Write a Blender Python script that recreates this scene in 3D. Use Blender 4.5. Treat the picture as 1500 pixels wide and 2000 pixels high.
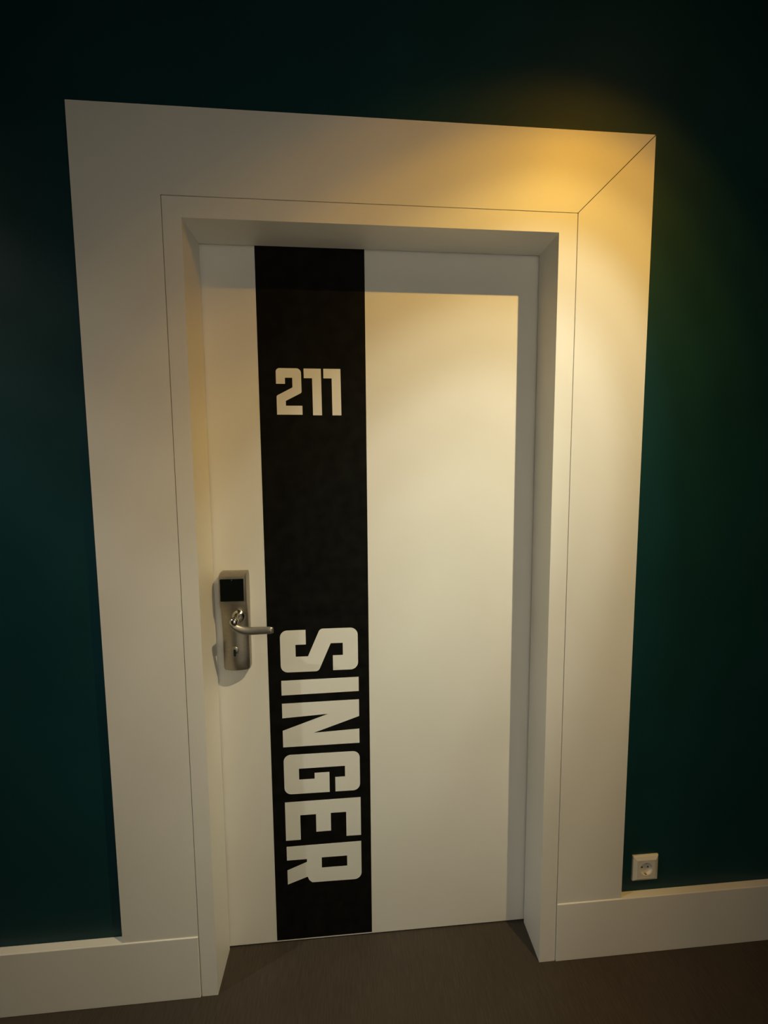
import bpy, bmesh, math, random
from mathutils import Vector, Matrix

# ------------------------------------------------------------------ clear
for o in list(bpy.data.objects):
    bpy.data.objects.remove(o, do_unlink=True)
scene = bpy.context.scene
COL = scene.collection
random.seed(4)

# ------------------------------------------------------------------ camera (very wide phone lens, held at eye height)
CAM = Vector((-0.06966, -1.1297, 1.45062))
YAW, PITCH, ROLL, FPX = 0.08192, -0.09099, -0.00692, 850.0
fw = Vector((math.sin(YAW) * math.cos(PITCH), math.cos(YAW) * math.cos(PITCH), math.sin(PITCH)))
rt = Vector((math.cos(YAW), -math.sin(YAW), 0.0))
up = rt.cross(fw)
r2 = rt * math.cos(ROLL) + up * math.sin(ROLL)
u2 = -rt * math.sin(ROLL) + up * math.cos(ROLL)
cd = bpy.data.cameras.new('camera')
cam = bpy.data.objects.new('camera', cd)
COL.objects.link(cam)
cam.matrix_world = Matrix(((r2.x, u2.x, -fw.x, CAM.x), (r2.y, u2.y, -fw.y, CAM.y),
                           (r2.z, u2.z, -fw.z, CAM.z), (0, 0, 0, 1)))
cd.sensor_fit = 'VERTICAL'
cd.sensor_height = 24.0
cd.lens = FPX / 2000.0 * 24.0
cd.shift_x = -8.34 / 2000.0
cd.shift_y = 4.13 / 2000.0
cd.clip_start = 0.01
cd.clip_end = 50
scene.camera = cam

# ------------------------------------------------------------------ world, exposure
w = bpy.data.worlds.new('world')
scene.world = w
w.use_nodes = True
w.node_tree.nodes['Background'].inputs[0].default_value = (0, 0, 0, 1)
w.node_tree.nodes['Background'].inputs[1].default_value = 0.0
vs = scene.view_settings
vs.view_transform = 'Standard'
vs.look = 'None'
vs.gamma = 1.0
vs.use_curve_mapping = False
vs.exposure = 0.0

# ------------------------------------------------------------------ corridor downlights and an added fill lamp: position, aim, power, beam profile
CEIL = 2.878
LAMP_Z = CEIL - 0.022
# beam profile: (angle from the beam axis in degrees, linear colour); the halo of the key lamp is golden
KEY_PROFILE = [(0, (1.0, .905, .59)), (5, (.91, .79, .505)), (10, (.74, .60, .355)), (15, (.50, .355, .150)), (20, (.315, .174, .021)),
               (25, (.18, .087, .002)), (30, (.075, .034, .001)), (36, (.010, .005, .001)), (60, (0, 0, 0))]
SIDE_PROFILE = [(0, (.55, .53, .46)), (28, (.62, .59, .52)), (39, (.85, .82, .72)), (47, (1.0, .95, .82)), (52, (.60, .55, .45)),
                (58, (.22, .19, .15)), (65, (.04, .03, .02)), (74, (0, 0, 0))]
FILL_PROFILE = [(0, (1.0, .90, .74)), (6, (.92, .83, .68)), (13, (.58, .525, .43)), (20, (.20, .18, .15)), (28, (.03, .027, .022)), (40, (0, 0, 0))]
LAMPS = [
    # location, beam direction, watts, profile
    ((0.8826, -0.90, LAMP_Z), (-.338, .460, -.821), 216.0, KEY_PROFILE),
    ((-2.20, -0.90, LAMP_Z), (0, 0, -1), 78.0, SIDE_PROFILE),
    ((0.10, -0.62, LAMP_Z), (0, -.50, -1), 425.0, FILL_PROFILE),  # unseen lamp added for fill, bounced off the door opposite
]


# ------------------------------------------------------------------ helpers
def new_obj(name, me, parent=None):
    o = bpy.data.objects.new(name, me)
    COL.objects.link(o)
    if parent is not None:
        o.parent = parent
    return o


def empty(name, loc=(0, 0, 0)):
    o = bpy.data.objects.new(name, None)
    COL.objects.link(o)
    o.location = loc
    o.empty_display_size = 0.1
    return o


def tag(o, label, cat, kind=None, group=None):
    o['label'] = label
    if cat:
        o['category'] = cat
    if kind:
        o['kind'] = kind
    if group:
        o['group'] = group
    return o


def finish(bm, name, mat, parent=None, bevel=0.0, seg=2, smooth=False, loc=None):
    bmesh.ops.recalc_face_normals(bm, faces=bm.faces)
    me = bpy.data.meshes.new(name)
    bm.to_mesh(me)
    bm.free()
    me.materials.append(mat)
    o = new_obj(name, me, parent)
    if loc is not None:
        o.location = loc
    if bevel > 0:
        m = o.modifiers.new('bevel', 'BEVEL')
        m.width = bevel
        m.segments = seg
        m.limit_method = 'ANGLE'
        m.angle_limit = math.radians(40)
    if smooth:
        for p in me.polygons:
            p.use_smooth = True
    return o


def box(bm, x0, x1, y0, y1, z0, z1):
    v = [bm.verts.new(c) for c in ((x0, y0, z0), (x1, y0, z0), (x1, y1, z0), (x0, y1, z0),
                                   (x0, y0, z1), (x1, y0, z1), (x1, y1, z1), (x0, y1, z1))]
    for f in ((0, 3, 2, 1), (4, 5, 6, 7), (0, 1, 5, 4), (1, 2, 6, 5), (2, 3, 7, 6), (3, 0, 4, 7)):
        bm.faces.new([v[i] for i in f])


def prism_xz(bm, pts, y0, y1):
    """polygon in the x/z plane pulled from y0 to y1"""
    a = [bm.verts.new((x, y0, z)) for x, z in pts]
    b = [bm.verts.new((x, y1, z)) for x, z in pts]
    bm.faces.new(a)
    bm.faces.new(b[::-1])
    n = len(pts)
    for i in range(n):
        bm.faces.new((a[i], a[(i + 1) % n], b[(i + 1) % n], b[i]))


def revolve(bm, prof, axis='Z', n=32, centre=(0, 0, 0), cap0=False, cap1=False):
    rings = []
    for r, h in prof:
        ring = []
        for i in range(n):
            a = 2 * math.pi * i / n
            c, s = r * math.cos(a), r * math.sin(a)
            p = (c, s, h) if axis == 'Z' else (c, h, s)
            ring.append(bm.verts.new(Vector(p) + Vector(centre)))
        rings.append(ring)
    for a, b in zip(rings, rings[1:]):
        for i in range(n):
            bm.faces.new((a[i], a[(i + 1) % n], b[(i + 1) % n], b[i]))
    if cap0:
        bm.faces.new(rings[0][::-1])
    if cap1:
        bm.faces.new(rings[-1])


# ------------------------------------------------------------------ materials
def base_mat(name):
    m = bpy.data.materials.new(name)
    m.use_nodes = True
    return m, m.node_tree, m.node_tree.nodes['Principled BSDF']


def mottled(name, c1, c2, rough=0.5, scale=6.0, bump=0.0, bscale=400.0, metal=0.0, spec=0.5, stretch=(1, 1, 1),
            detail=4.0, lo=0.35, hi=0.65, coat=0.0):
    m, nt, b = base_mat(name)
    tc = nt.nodes.new('ShaderNodeTexCoord')
    mp = nt.nodes.new('ShaderNodeMapping')
    mp.inputs['Scale'].default_value = stretch
    nt.links.new(tc.outputs['Object'], mp.inputs[0])
    n = nt.nodes.new('ShaderNodeTexNoise')
    n.inputs['Scale'].default_value = scale
    n.inputs['Detail'].default_value = detail
    nt.links.new(mp.outputs[0], n.inputs['Vector'])
    r = nt.nodes.new('ShaderNodeValToRGB')
    r.color_ramp.elements[0].position = lo
    r.color_ramp.elements[1].position = hi
    r.color_ramp.elements[0].color = (*c1, 1)
    r.color_ramp.elements[1].color = (*c2, 1)
    nt.links.new(n.outputs['Fac'], r.inputs[0])
    nt.links.new(r.outputs[0], b.inputs['Base Color'])
    b.inputs['Roughness'].default_value = rough
    b.inputs['Metallic'].default_value = metal
    b.inputs['Specular IOR Level'].default_value = spec
    b.inputs['Coat Weight'].default_value = coat
    if bump > 0:
        n2 = nt.nodes.new('ShaderNodeTexNoise')
        n2.inputs['Scale'].default_value = bscale
        n2.inputs['Detail'].default_value = 3
        nt.links.new(mp.outputs[0], n2.inputs['Vector'])
        bp = nt.nodes.new('ShaderNodeBump')
        bp.inputs['Strength'].default_value = bump
        bp.inputs['Distance'].default_value = 0.002
        nt.links.new(n2.outputs['Fac'], bp.inputs['Height'])
        nt.links.new(bp.outputs[0], b.inputs['Normal'])
    return m


M_WHITE = mottled('white_lacquer', (.74, .735, .70), (.77, .765, .735), rough=.42, scale=3, bump=.02, bscale=300, spec=.35)
M_DOOR = mottled('door_white', (.75, .745, .71), (.78, .775, .745), rough=.45, scale=2.5, bump=.02, bscale=500, spec=.35)
M_TEAL = mottled('teal_wall_paint', (.0042, .036, .043), (.0052, .042, .049), rough=.5, scale=4, bump=.08, bscale=160, spec=.22)
M_PALE = mottled('pale_wall_paint', (.74, .73, .70), (.77, .76, .73), rough=.8, scale=3, spec=.2)
M_CEIL = mottled('ceiling_paint', (.05, .05, .05), (.06, .06, .06), rough=.9, scale=3, spec=.2)
M_FILM = mottled('black_film', (.0035, .0035, .003), (.0085, .0085, .0078), rough=.6, scale=28, bump=.05, bscale=220, spec=.06,
                 detail=8, lo=.3, hi=.75)
M_LETTER = mottled('letter_white', (.73, .725, .69), (.76, .755, .725), rough=.5, scale=4, spec=.3)
M_STEEL = mottled('brushed_nickel', (.36, .335, .285), (.42, .39, .335), rough=.40, scale=60, metal=.95, stretch=(1, 1, 12), spec=.5)
M_POLISH = mottled('polished_steel', (.55, .53, .48), (.6, .58, .53), rough=.18, scale=20, metal=1.0)
M_SCREEN = mottled('reader_glass', (.004, .005, .004), (.006, .007, .006), rough=.12, scale=3, spec=.5)
M_DARK = mottled('dark_slot', (.012, .011, .010), (.02, .018, .016), rough=.6, scale=30)
M_LED = mottled('indicator_lens', (.06, .04, .06), (.08, .05, .08), rough=.2, scale=30)
M_SOCKET = mottled('socket_plastic', (.70, .68, .62), (.73, .71, .65), rough=.35, scale=6)
M_CLIP = mottled('earth_clip_metal', (.6, .58, .52), (.65, .63, .57), rough=.3, metal=1.0, scale=40)


def floor_material():
    m, nt, b = base_mat('brown_floor')
    tc = nt.nodes.new('ShaderNodeTexCoord')
    mp = nt.nodes.new('ShaderNodeMapping')
    mp.inputs['Scale'].default_value = (260, 22, 1)
    nt.links.new(tc.outputs['Object'], mp.inputs[0])
    n = nt.nodes.new('ShaderNodeTexNoise')
    n.inputs['Scale'].default_value = 1.0
    n.inputs['Detail'].default_value = 5
    nt.links.new(mp.outputs[0], n.inputs['Vector'])
    n3 = nt.nodes.new('ShaderNodeTexNoise')
    n3.inputs['Scale'].default_value = 7
    nt.links.new(tc.outputs['Object'], n3.inputs['Vector'])
    mx = nt.nodes.new('ShaderNodeMath')
    mx.operation = 'MULTIPLY_ADD'
    mx.inputs[1].default_value = .35
    nt.links.new(n3.outputs['Fac'], mx.inputs[0])
    nt.links.new(n.outputs['Fac'], mx.inputs[2])
    r = nt.nodes.new('ShaderNodeValToRGB')
    r.color_ramp.elements[0].position = .42
    r.color_ramp.elements[1].position = .95
    r.color_ramp.elements[0].color = (.038, .0298, .0225, 1)
    r.color_ramp.elements[1].color = (.060, .049, .038, 1)
    nt.links.new(mx.outputs[0], r.inputs[0])
    nt.links.new(r.outputs[0], b.inputs['Base Color'])
    b.inputs['Roughness'].default_value = .6
    b.inputs['Specular IOR Level'].default_value = .3
    bp = nt.nodes.new('ShaderNodeBump')
    bp.inputs['Strength'].default_value = .25
    bp.inputs['Distance'].default_value = .001
    nt.links.new(n.outputs['Fac'], bp.inputs['Height'])
    nt.links.new(bp.outputs[0], b.inputs['Normal'])
    return m


M_FLOOR = floor_material()

# ------------------------------------------------------------------ main measures (metres); face of the door casing is y = 0
XJ = 0.465            # half opening
ZH = 2.0617           # clear height
GL, GR, GT = -0.5098, 0.5136, 2.1103   # seam between jamb frame and casing
CL, CR, CT = -0.7103, 0.7137, 2.3065   # outer edge of casing
WY = 0.0198           # wall plane
DY = 0.1232           # face of the door leaf
HB = 0.1853           # skirting height
BACK = -1.45          # opposite wall of the corridor
XE = 3.4              # corridor ends
SEAM = 0.0010         # half width of the seams

# ------------------------------------------------------------------ room shell
bm = bmesh.new()
box(bm, -XE, XE, BACK - .1, .60, -.08, 0.0)
tag(finish(bm, 'floor', M_FLOOR), 'dark brown streaked corridor floor in front of the white door', 'floor', 'structure')

bm = bmesh.new()
box(bm, -XE, XE, BACK - .1, .60, CEIL, CEIL + .08)
tag(finish(bm, 'ceiling', M_CEIL), 'flat corridor ceiling above the dark teal wall', 'ceiling', 'structure')

# front wall with the door opening (one mesh, an upside-down U)
bm = bmesh.new()
prism_xz(bm, [(-XE, 0), (GL - .012, 0), (GL - .012, GT + .012), (GR + .012, GT + .012), (GR + .012, 0), (XE, 0),
              (XE, CEIL), (-XE, CEIL)], WY, .30)
tag(finish(bm, 'wall_front', M_TEAL), 'dark teal painted corridor wall around the white door casing', 'wall', 'structure')

bm = bmesh.new()
box(bm, -XE, XE, BACK - .1, BACK, 0, CEIL)
tag(finish(bm, 'wall_back', M_TEAL), 'dark teal corridor wall opposite the white door', 'wall', 'structure')
bm = bmesh.new()
box(bm, -XE - .1, -XE, BACK - .1, .60, 0, CEIL)
tag(finish(bm, 'wall_left', M_TEAL), 'dark teal end wall of the corridor on the lock side', 'wall', 'structure')
bm = bmesh.new()
box(bm, XE, XE + .1, BACK - .1, .60, 0, CEIL)
tag(finish(bm, 'wall_right', M_TEAL), 'dark teal end wall of the corridor on the socket side', 'wall', 'structure')
bm = bmesh.new()
box(bm, -XE, XE, .50, .60, 0, CEIL)
tag(finish(bm, 'wall_inner', M_TEAL), 'dark wall of the room hidden behind the closed door', 'wall', 'structure')

# skirting boards
for nm, x0, x1, lab in (('baseboard_left', -XE, GL - SEAM, 'tall white skirting board running left from the door frame'),
                        ('baseboard_right', GR + SEAM, XE, 'tall white skirting board running right under the wall socket')):
    bm = bmesh.new()
    box(bm, x0, x1, -.003, WY, 0, HB)
    tag(finish(bm, nm, M_WHITE, bevel=.0018), lab, 'skirting board', 'structure')

# flat casing boards, mitred at the head
casing = tag(empty('trim_1', (0, 0, 0)), 'wide flat white door casing with mitred corners on the teal wall', 'door casing', 'structure')
MR = 0.0013
gi = SEAM
bm = bmesh.new()
prism_xz(bm, [(CL, HB), (GL - gi, HB), (GL - gi, GT + gi), (CL, CT)], 0, WY)
finish(bm, 'casing_board', M_WHITE, casing)
bm = bmesh.new()
prism_xz(bm, [(GL - gi, GT + gi), (GR + gi - MR, GT + gi), (CR - MR, CT), (CL, CT)], 0, WY)
finish(bm, 'casing_board', M_WHITE, casing)
bm = bmesh.new()
prism_xz(bm, [(GR + gi, HB), (CR, HB), (CR, CT - MR), (GR + gi, GT + gi - MR * .6)], 0, WY)
finish(bm, 'casing_board', M_WHITE, casing, bevel=.0008)

# inner jamb frame: two jambs and a head, each rebated for the leaf
frame = tag(empty('trim_2', (0, 0, 0)), 'narrow white jamb frame lining the deep door recess', 'door frame', 'structure')
RB = DY - .0055       # jamb stop ends just short of the leaf


def jamb(s, xo):
    bm = bmesh.new()
    a, b, c = s * XJ, xo, s * (XJ + .011)
    pts = [(a, 0), (b, 0), (b, .178), (c, .178), (c, RB), (a, RB)]
    lo = [bm.verts.new((x, y, 0)) for x, y in pts]
    hi = [bm.verts.new((x, y, ZH)) for x, y in pts]
    bm.faces.new(lo)
    bm.faces.new(hi)
    for i in range(6):
        j = (i + 1) % 6
        bm.faces.new((lo[i], lo[j], hi[j], hi[i]))
    return bm


finish(jamb(-1, GL + gi), 'side_jamb', M_WHITE, frame)
finish(jamb(1, GR - gi), 'side_jamb', M_WHITE, frame)
bm = bmesh.new()
pts = [(0, ZH), (0, GT - gi), (.178, GT - gi), (.178, ZH + .009), (RB, ZH + .009), (RB, ZH)]
lo = [bm.verts.new((GL + gi, y, z)) for y, z in pts]
hi = [bm.verts.new((GR - gi, y, z)) for y, z in pts]
bm.faces.new(lo)
bm.faces.new(hi)
for i in range(6):
    j = (i + 1) % 6
    bm.faces.new((lo[i], lo[j], hi[j], hi[i]))
finish(bm, 'head_jamb', M_WHITE, frame)

# unseen white door added behind the viewer to bounce fill light
opp = tag(empty('fill_bounce_door', (0, BACK, 0)), 'added plain white door across the corridor, bouncing fill light', 'door', 'structure')
bm = bmesh.new()
box(bm, -.31, .63, 0, .012, .006, 2.06)
finish(bm, 'leaf', M_DOOR, opp)
for x0, x1, z0, z1 in ((-.51, -.315, 0, 2.265), (.635, .83, 0, 2.265), (-.315, .635, 2.065, 2.265)):
    bm = bmesh.new()
    box(bm, x0, x1, 0, .022, z0, z1)
    finish(bm, 'casing_board', M_WHITE, opp, bevel=.0008)

# ------------------------------------------------------------------ the door
door = tag(empty('door_1', (0, DY, 0)), 'white flush door with a black vertical band reading 211 SINGER', 'door', 'structure')


def dfin(bm, name, mat, parent, **k):
    """geometry is given in world coordinates; the door's parts hang on an empty at (0, DY, 0)"""
    off = Vector((0, DY, 0))
    for v in bm.verts:
        v.co -= off
    return finish(bm, name, mat, parent, **k)


LEAF0, LEAF1 = 0.005, ZH + .005
bm = bmesh.new()
box(bm, -XJ - .008, XJ + .008, DY, DY + .045, LEAF0, LEAF1)
leaf = dfin(bm, 'leaf', M_DOOR, door)

SX0, SX1 = -0.3226, -0.0276
bm = bmesh.new()
box(bm, SX0, SX1, DY - .0004, DY, LEAF0 + .004, ZH + .004)
band = dfin(bm, 'black_band', M_FILM, door)
band['label'] = 'black vertical band on the white leaf'


def fillet(pts, n=7):
    """points are (x, z) or (x, z, radius); returns the outline with rounded corners"""
    out = []
    m = len(pts)
    for i in range(m):
        p = Vector(pts[i][:2])
        r = pts[i][2] if len(pts[i]) > 2 else 0
        if r <= 0:
            out.append((p.x, p.y))
            continue
        a = (Vector(pts[i - 1][:2]) - p).normalized()
        b = (Vector(pts[(i + 1) % m][:2]) - p).normalized()
        ang = a.angle(b)
        t = r / math.tan(ang / 2)
        c = p + (a + b).normalized() * (r / math.sin(ang / 2))
        s, e = p + a * t - c, p + b * t - c
        a0 = math.atan2(s.y, s.x)
        da = math.atan2(e.y, e.x) - a0
        while da > math.pi:
            da -= 2 * math.pi
        while da < -math.pi:
            da += 2 * math.pi
        for k in range(n + 1):
            q = a0 + da * k / n
            out.append((c.x + r * math.cos(q), c.y + r * math.sin(q)))
    return out


def glyph(name, outline, hole=None, thick=.0004):
    cu = bpy.data.curves.new(name, 'CURVE')
    cu.dimensions = '2D'
    cu.fill_mode = 'BOTH'
    cu.extrude = thick / 2
    for poly in [outline] + ([hole] if hole else []):
        sp = cu.splines.new('POLY')
        q = fillet(poly)
        sp.points.add(len(q) - 1)
        for k, (x, z) in enumerate(q):
            sp.points[k].co = (x, z, 0, 1)
        sp.use_cyclic_u = True
    tmp = bpy.data.objects.new(name, cu)
    COL.objects.link(tmp)
    me = bpy.data.meshes.new_from_object(tmp)
    bpy.data.objects.remove(tmp, do_unlink=True)
    for v in me.vertices:      # stand the flat letter up on the door
        x, y, z = v.co
        v.co = (x, -.0004 - thick / 2 - z, y)
    me.materials.clear()
    me.materials.append(M_LETTER)
    o = new_obj(name, me, band)
    return o


# number 211
glyph('digit_two', [(-.2757, 1.7447, .010), (-.2070, 1.7447, .013), (-.2064, 1.6785, .006), (-.2504, 1.6561), (-.2504, 1.6429),
                    (-.2052, 1.6429), (-.2052, 1.6183), (-.2752, 1.6183), (-.2752, 1.6700, .006), (-.2312, 1.6928),
                    (-.2312, 1.7190), (-.2512, 1.7190), (-.2512, 1.7025), (-.2757, 1.7025)])
for nm, dx in (('digit_one', 0.0), ('digit_one', .0540)):
    glyph(nm, [(-.1996 + dx, 1.7443), (-.1522 + dx, 1.7443), (-.1512 + dx, 1.6170), (-.1762 + dx, 1.6170), (-.1768 + dx, 1.7184),
               (-.1996 + dx, 1.7184)])
# SINGER, running down the door with the feet of the letters to the left
B, T = -.2862, -.0590
glyph('letter_s', [(B, .9997, .021), (-.2120, .9997), (-.2120, .9557), (-.2423, .9557), (-.2423, .9194), (-.2066, .9194),
                   (-.1705, 1.0016, .014), (T - .001, 1.0016, .022), (T - .001, .8740, .022), (-.1341, .8740), (-.1341, .9196),
                   (-.1044, .9196), (-.1044, .9567), (-.1396, .9567), (-.1765, .8729, .014), (B, .8729, .021)])
glyph('letter_i', [(B, .8480), (T, .8500), (T, .8060), (B, .8030)])
glyph('letter_n', [(B, .7775), (T, .7800), (T, .7275), (-.1955, .6820), (T, .6875), (T, .6427), (B, .6415), (B, .6935),
                   (-.1510, .7393), (B, .7325)])
glyph('letter_g', [(B, .6165, .021), (T, .6168, .021), (T, .4906, .021), (-.1338, .4908), (-.1338, .5374), (-.1040, .5374), (-.1040, .5717),
                   (-.2419, .5710), (-.2419, .5361), (-.1955, .5361), (-.1955, .5547), (-.1512, .5547), (-.1512, .4906), (B, .4910, .021)])
glyph('letter_e', [(B, .4655), (T + .001, .4668), (T + .001, .3425), (-.1027, .3427), (-.1027, .4220), (-.1495, .4220), (-.1495, .3640),
                   (-.1942, .3636), (-.1942, .4213), (-.2416, .4211), (-.2416, .3412), (B, .3410)])
glyph('letter_r', [(B + .001, .3208), (T + .001, .3222), (T + .001, .1955, .022), (-.2100, .1968, .004), (-.2190, .2050), (-.2240, .2168),
                   (B + .0015, .1958), (B + .0015, .2430), (-.2248, .2662), (-.2248, .2757), (B + .001, .2757)],
      [(-.1799, .2774), (-.1020, .2772), (-.1020, .2431), (-.1799, .2431)])

# ---- electronic lock: lofted escutcheon (part of the door)
LX = -.4045


def lock_body():
    bm = bmesh.new()
    # z, half width, depth at the edge, depth at the middle
    secs = [(.8960, .030, .003, .003), (.8960, .031, .018, .023), (.8990, .0345, .022, .031), (.905, .0362, .0238, .0338),
            (.930, .0366, .0240, .0346), (.975, .0366, .0240, .0348), (1.020, .0366, .0246, .0348), (1.055, .0367, .0270, .0350),
            (1.075, .0369, .0330, .0372), (1.090, .0371, .0400, .0412), (1.098, .0372, .0428, .0433), (1.130, .0373, .0440, .0443),
            (1.162, .0373, .0436, .0439), (1.173, .0371, .0410, .0414), (1.1800, .0360, .032, .032), (1.1818, .0352, .017, .017),
            (1.1818, .034, .003, .003)]
    rows = []
    for z, hw, de, dm in secs:
        row = [(-hw, 0.0), (-hw, de * .80), (-hw * .985, de * .93), (-hw * .94, de)]
        for k in range(1, 10):
            u = -0.94 + 1.88 * k / 10
            row.append((hw * u, de + (dm - de) * (1 - (u / .94) ** 2)))
        row += [(hw * .94, de), (hw * .985, de * .93), (hw, de * .80), (hw, 0.0)]
        rows.append([bm.verts.new((LX + x, DY - d, z)) for x, d in row])
    for a, b in zip(rows, rows[1:]):
        for i in range(len(a) - 1):
            bm.faces.new((a[i], a[i + 1], b[i + 1], b[i]))
        bm.faces.new((a[-1], a[0], b[0], b[-1]))
    bm.faces.new(rows[0])
    bm.faces.new(rows[-1])
    return bm


lock = dfin(lock_body(), 'door_lock', M_STEEL, door, smooth=True)
lock['label'] = 'brushed metal electronic card lock'
for p in lock.data.polygons:
    p.use_smooth = True
em = lock.modifiers.new('edges', 'EDGE_SPLIT')
em.split_angle = math.radians(38)

bm = bmesh.new()
prism_xz(bm, fillet([(LX - .0320, 1.1040, .002), (LX + .0310, 1.1040, .002), (LX + .0320, 1.1665, .002), (LX - .0320, 1.1665, .002)]),
         DY - .0454, DY - .040)
dfin(bm, 'reader_screen', M_SCREEN, lock)
bm = bmesh.new()
revolve(bm, [(.0018, DY - .043), (.0018, DY - .0457), (.001, DY - .0461)], axis='Y', n=12, centre=(LX, 0, 1.1630), cap0=True, cap1=True)
dfin(bm, 'indicator_light', M_LED, lock)
# keyhole cover: round boss with a slot plate
KX, KZ = -.4060, .9600
bm = bmesh.new()
revolve(bm, [(.0105, DY - .030), (.0105, DY - .0355), (.0092, DY - .0364), (.0001, DY - .0366)], axis='Y', n=24, centre=(KX, 0, KZ))
dfin(bm, 'key_cover', M_STEEL, lock, smooth=True)
bm = bmesh.new()
prism_xz(bm, fillet([(KX - .0028, KZ - .017, .0025), (KX + .0032, KZ - .017, .0025), (KX + .0032, KZ + .003, .0025), (KX - .0028, KZ + .003, .0025)]),
         DY - .0376, DY - .030)
dfin(bm, 'key_slot', M_POLISH, lock)

# ---- lever: flared neck and a slightly bowed flat handle
NX, NZ = -.3915, 1.0590
bm = bmesh.new()
revolve(bm, [(.0185, DY - .030), (.0185, DY - .0385), (.0165, DY - .041), (.0115, DY - .043), (.0098, DY - .050), (.0098, DY - .070),
             (.0112, DY - .078), (.0112, DY - .088), (.0095, DY - .0925), (.0001, DY - .0935)], axis='Y', n=28, centre=(NX, 0, NZ), cap0=True)
dfin(bm, 'lever_neck', M_POLISH, lock, smooth=True)


def lever():
    bm = bmesh.new()
    rows = []
    n = 14
    for k in range(n + 1):
        t = k / n
        x = NX - .010 + t * .1125
        z = NZ - .007 - .0215 * (1 - (1 - min(1, t / .45)) ** 2.2) + .003 * max(0, t - .6)
        y = DY - .083 + .003 * math.sin(t * math.pi)
        hh = (.0120 - .0020 * t)
        hy = (.0078 - .0026 * t)
        if k == n:
            hh *= .78
            hy *= .70
        if k == 0:
            hh *= .8
        rows.append([bm.verts.new((x, y + hy * math.cos(a) * (1 if abs(math.cos(a)) < .8 else .95), z + hh * math.sin(a)))
                     for a in [2 * math.pi * i / 16 for i in range(16)]])
    for a, b in zip(rows, rows[1:]):
        for i in range(16):
            bm.faces.new((a[i], a[(i + 1) % 16], b[(i + 1) % 16], b[i]))
    bm.faces.new(rows[0][::-1])
    bm.faces.new(rows[-1])
    return bm


dfin(lever(), 'lever_handle', M_STEEL, lock, smooth=True)

# ------------------------------------------------------------------ wall socket
SKX, SKZ, SH = .7955, .2627, .0400
sock = tag(empty('wall_socket', (SKX, WY, SKZ)), 'square white wall socket with round well beside the door casing', 'socket')
# bevelled frame with a square window
bm = bmesh.new()


def sq(h, y):
    return [bm.verts.new(c) for c in ((-h, y, -h), (h, y, -h), (h, y, h), (-h, y, h))]


rings = [sq(SH, 0), sq(SH, -.0045), sq(SH - .0015, -.0065), sq(.0295, -.0112), sq(.0275, -.0112), sq(.0275, -.003)]
for a, b in zip(rings, rings[1:]):
    for i in range(4):
        bm.faces.new((a[i], a[(i + 1) % 4], b[(i + 1) % 4], b[i]))
bm.faces.new(rings[0])
finish(bm, 'cover_frame', M_SOCKET, sock)
# insert with a round well
bm = bmesh.new()
n = 40
ring = []
sqv = []
for i in range(n):
    a = 2 * math.pi * i / n
    c, s = math.cos(a), math.sin(a)
    k = .0272 / max(abs(c), abs(s))
    sqv.append(bm.verts.new((c * k, -.0106, s * k)))
prev = sqv
for r, y in ((.0205, -.0106), (.0198, -.0098), (.0195, -.0030)):
    ring = [bm.verts.new((r * math.cos(2 * math.pi * i / n), y, r * math.sin(2 * math.pi * i / n))) for i in range(n)]
    for i in range(n):
        bm.faces.new((prev[i], prev[(i + 1) % n], ring[(i + 1) % n], ring[i]))
    prev = ring
bm.faces.new(prev)
finish(bm, 'socket_insert', M_SOCKET, sock)
for s in (-1, 1):
    bm = bmesh.new()
    revolve(bm, [(.0026, -.0028), (.0026, -.0034)], axis='Y', n=14, centre=(s * .0095, 0, 0), cap0=True, cap1=True)
    finish(bm, 'pin_hole', M_DARK, sock)
for s in (-1, 1):
    bm = bmesh.new()
    box(bm, -.003, .003, -.0095, -.0030, s * .0183 - .0010, s * .0183 + .0010)
    finish(bm, 'earth_clip', M_CLIP, sock)

# ------------------------------------------------------------------ downlights in the ceiling, each with its own light; the last is an added fill
M_RING = mottled('downlight_ring', (.5, .5, .48), (.55, .55, .53), rough=.4, scale=20)


def lens_mat():
    m, nt, b = base_mat('downlight_lens')
    b.inputs['Base Color'].default_value = (.9, .85, .7, 1)
    b.inputs['Emission Color'].default_value = (1, .85, .6, 1)
    b.inputs['Emission Strength'].default_value = 3.0
    return m


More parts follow.
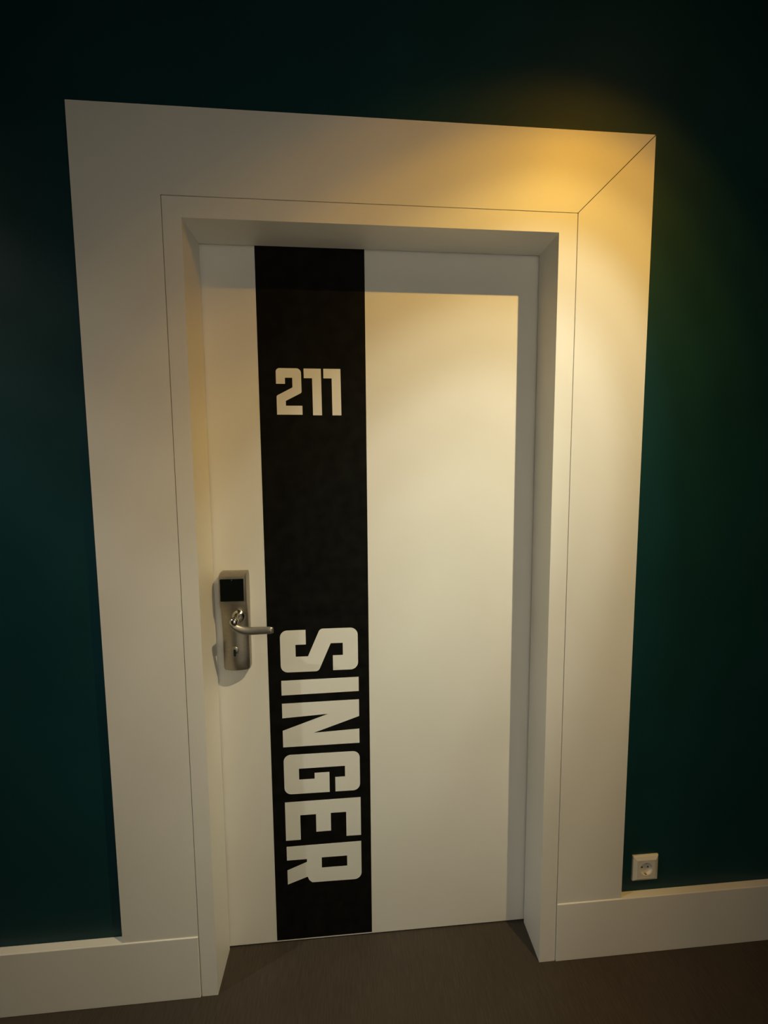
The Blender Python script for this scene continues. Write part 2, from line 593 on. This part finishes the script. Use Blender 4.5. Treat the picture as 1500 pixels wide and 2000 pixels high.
M_LENS = lens_mat()
for li, (loc, aim, watts, prof) in enumerate(LAMPS):
    lab = ('round ceiling downlight above the socket side of the white door',
           'round ceiling downlight above the lock side of the white door',
           'added fill downlight turned to the bounce door opposite')[li]
    t = tag(empty('ceiling_downlight', (loc[0], loc[1], CEIL)), lab, 'downlight', group='corridor ceiling downlights')
    bm = bmesh.new()
    revolve(bm, [(.052, 0), (.052, -.006), (.048, -.010), (.038, -.010), (.034, -.002), (.034, 0)], axis='Z', n=40)
    finish(bm, 'trim_ring', M_RING, t, smooth=False)
    bm = bmesh.new()
    revolve(bm, [(.033, -.001), (.033, -.004), (.0001, -.0045)], axis='Z', n=40, cap0=True)
    finish(bm, 'lens', M_LENS, t)
    ld = bpy.data.lights.new('downlight_beam', 'SPOT')
    ld.energy = watts
    ld.spot_size = math.radians(170)
    ld.spot_blend = 0.0
    ld.shadow_soft_size = 0.012
    ld.use_nodes = True
    nt = ld.node_tree
    emn = nt.nodes['Emission']
    d = Vector(aim).normalized()
    g = nt.nodes.new('ShaderNodeNewGeometry')
    dot = nt.nodes.new('ShaderNodeVectorMath')
    dot.operation = 'DOT_PRODUCT'
    dot.inputs[1].default_value = d
    nt.links.new(g.outputs['Normal'], dot.inputs[0])
    ab = nt.nodes.new('ShaderNodeMath')
    ab.operation = 'ABSOLUTE'
    nt.links.new(dot.outputs['Value'], ab.inputs[0])
    ac = nt.nodes.new('ShaderNodeMath')
    ac.operation = 'ARCCOSINE'
    nt.links.new(ab.outputs[0], ac.inputs[0])
    sc = nt.nodes.new('ShaderNodeMath')
    sc.operation = 'DIVIDE'
    sc.inputs[1].default_value = math.pi / 2
    nt.links.new(ac.outputs[0], sc.inputs[0])
    rp = nt.nodes.new('ShaderNodeValToRGB')
    els = rp.color_ramp.elements
    while len(els) > 1:
        els.remove(els[-1])
    for k, (a, c) in enumerate(prof):
        e = els[0] if k == 0 else els.new(a / 90.0)
        e.position = a / 90.0
        e.color = (*c, 1)
    rp.color_ramp.interpolation = 'EASE'
    nt.links.new(sc.outputs[0], rp.inputs[0])
    nt.links.new(rp.outputs[0], emn.inputs['Color'])
    emn.inputs['Strength'].default_value = 1.0
    lo = bpy.data.objects.new('downlight_beam', ld)
    COL.objects.link(lo)
    lo.parent = t
    lo.location = (0, 0, loc[2] - CEIL)
    lo.rotation_euler = d.to_track_quat('-Z', 'Y').to_euler()
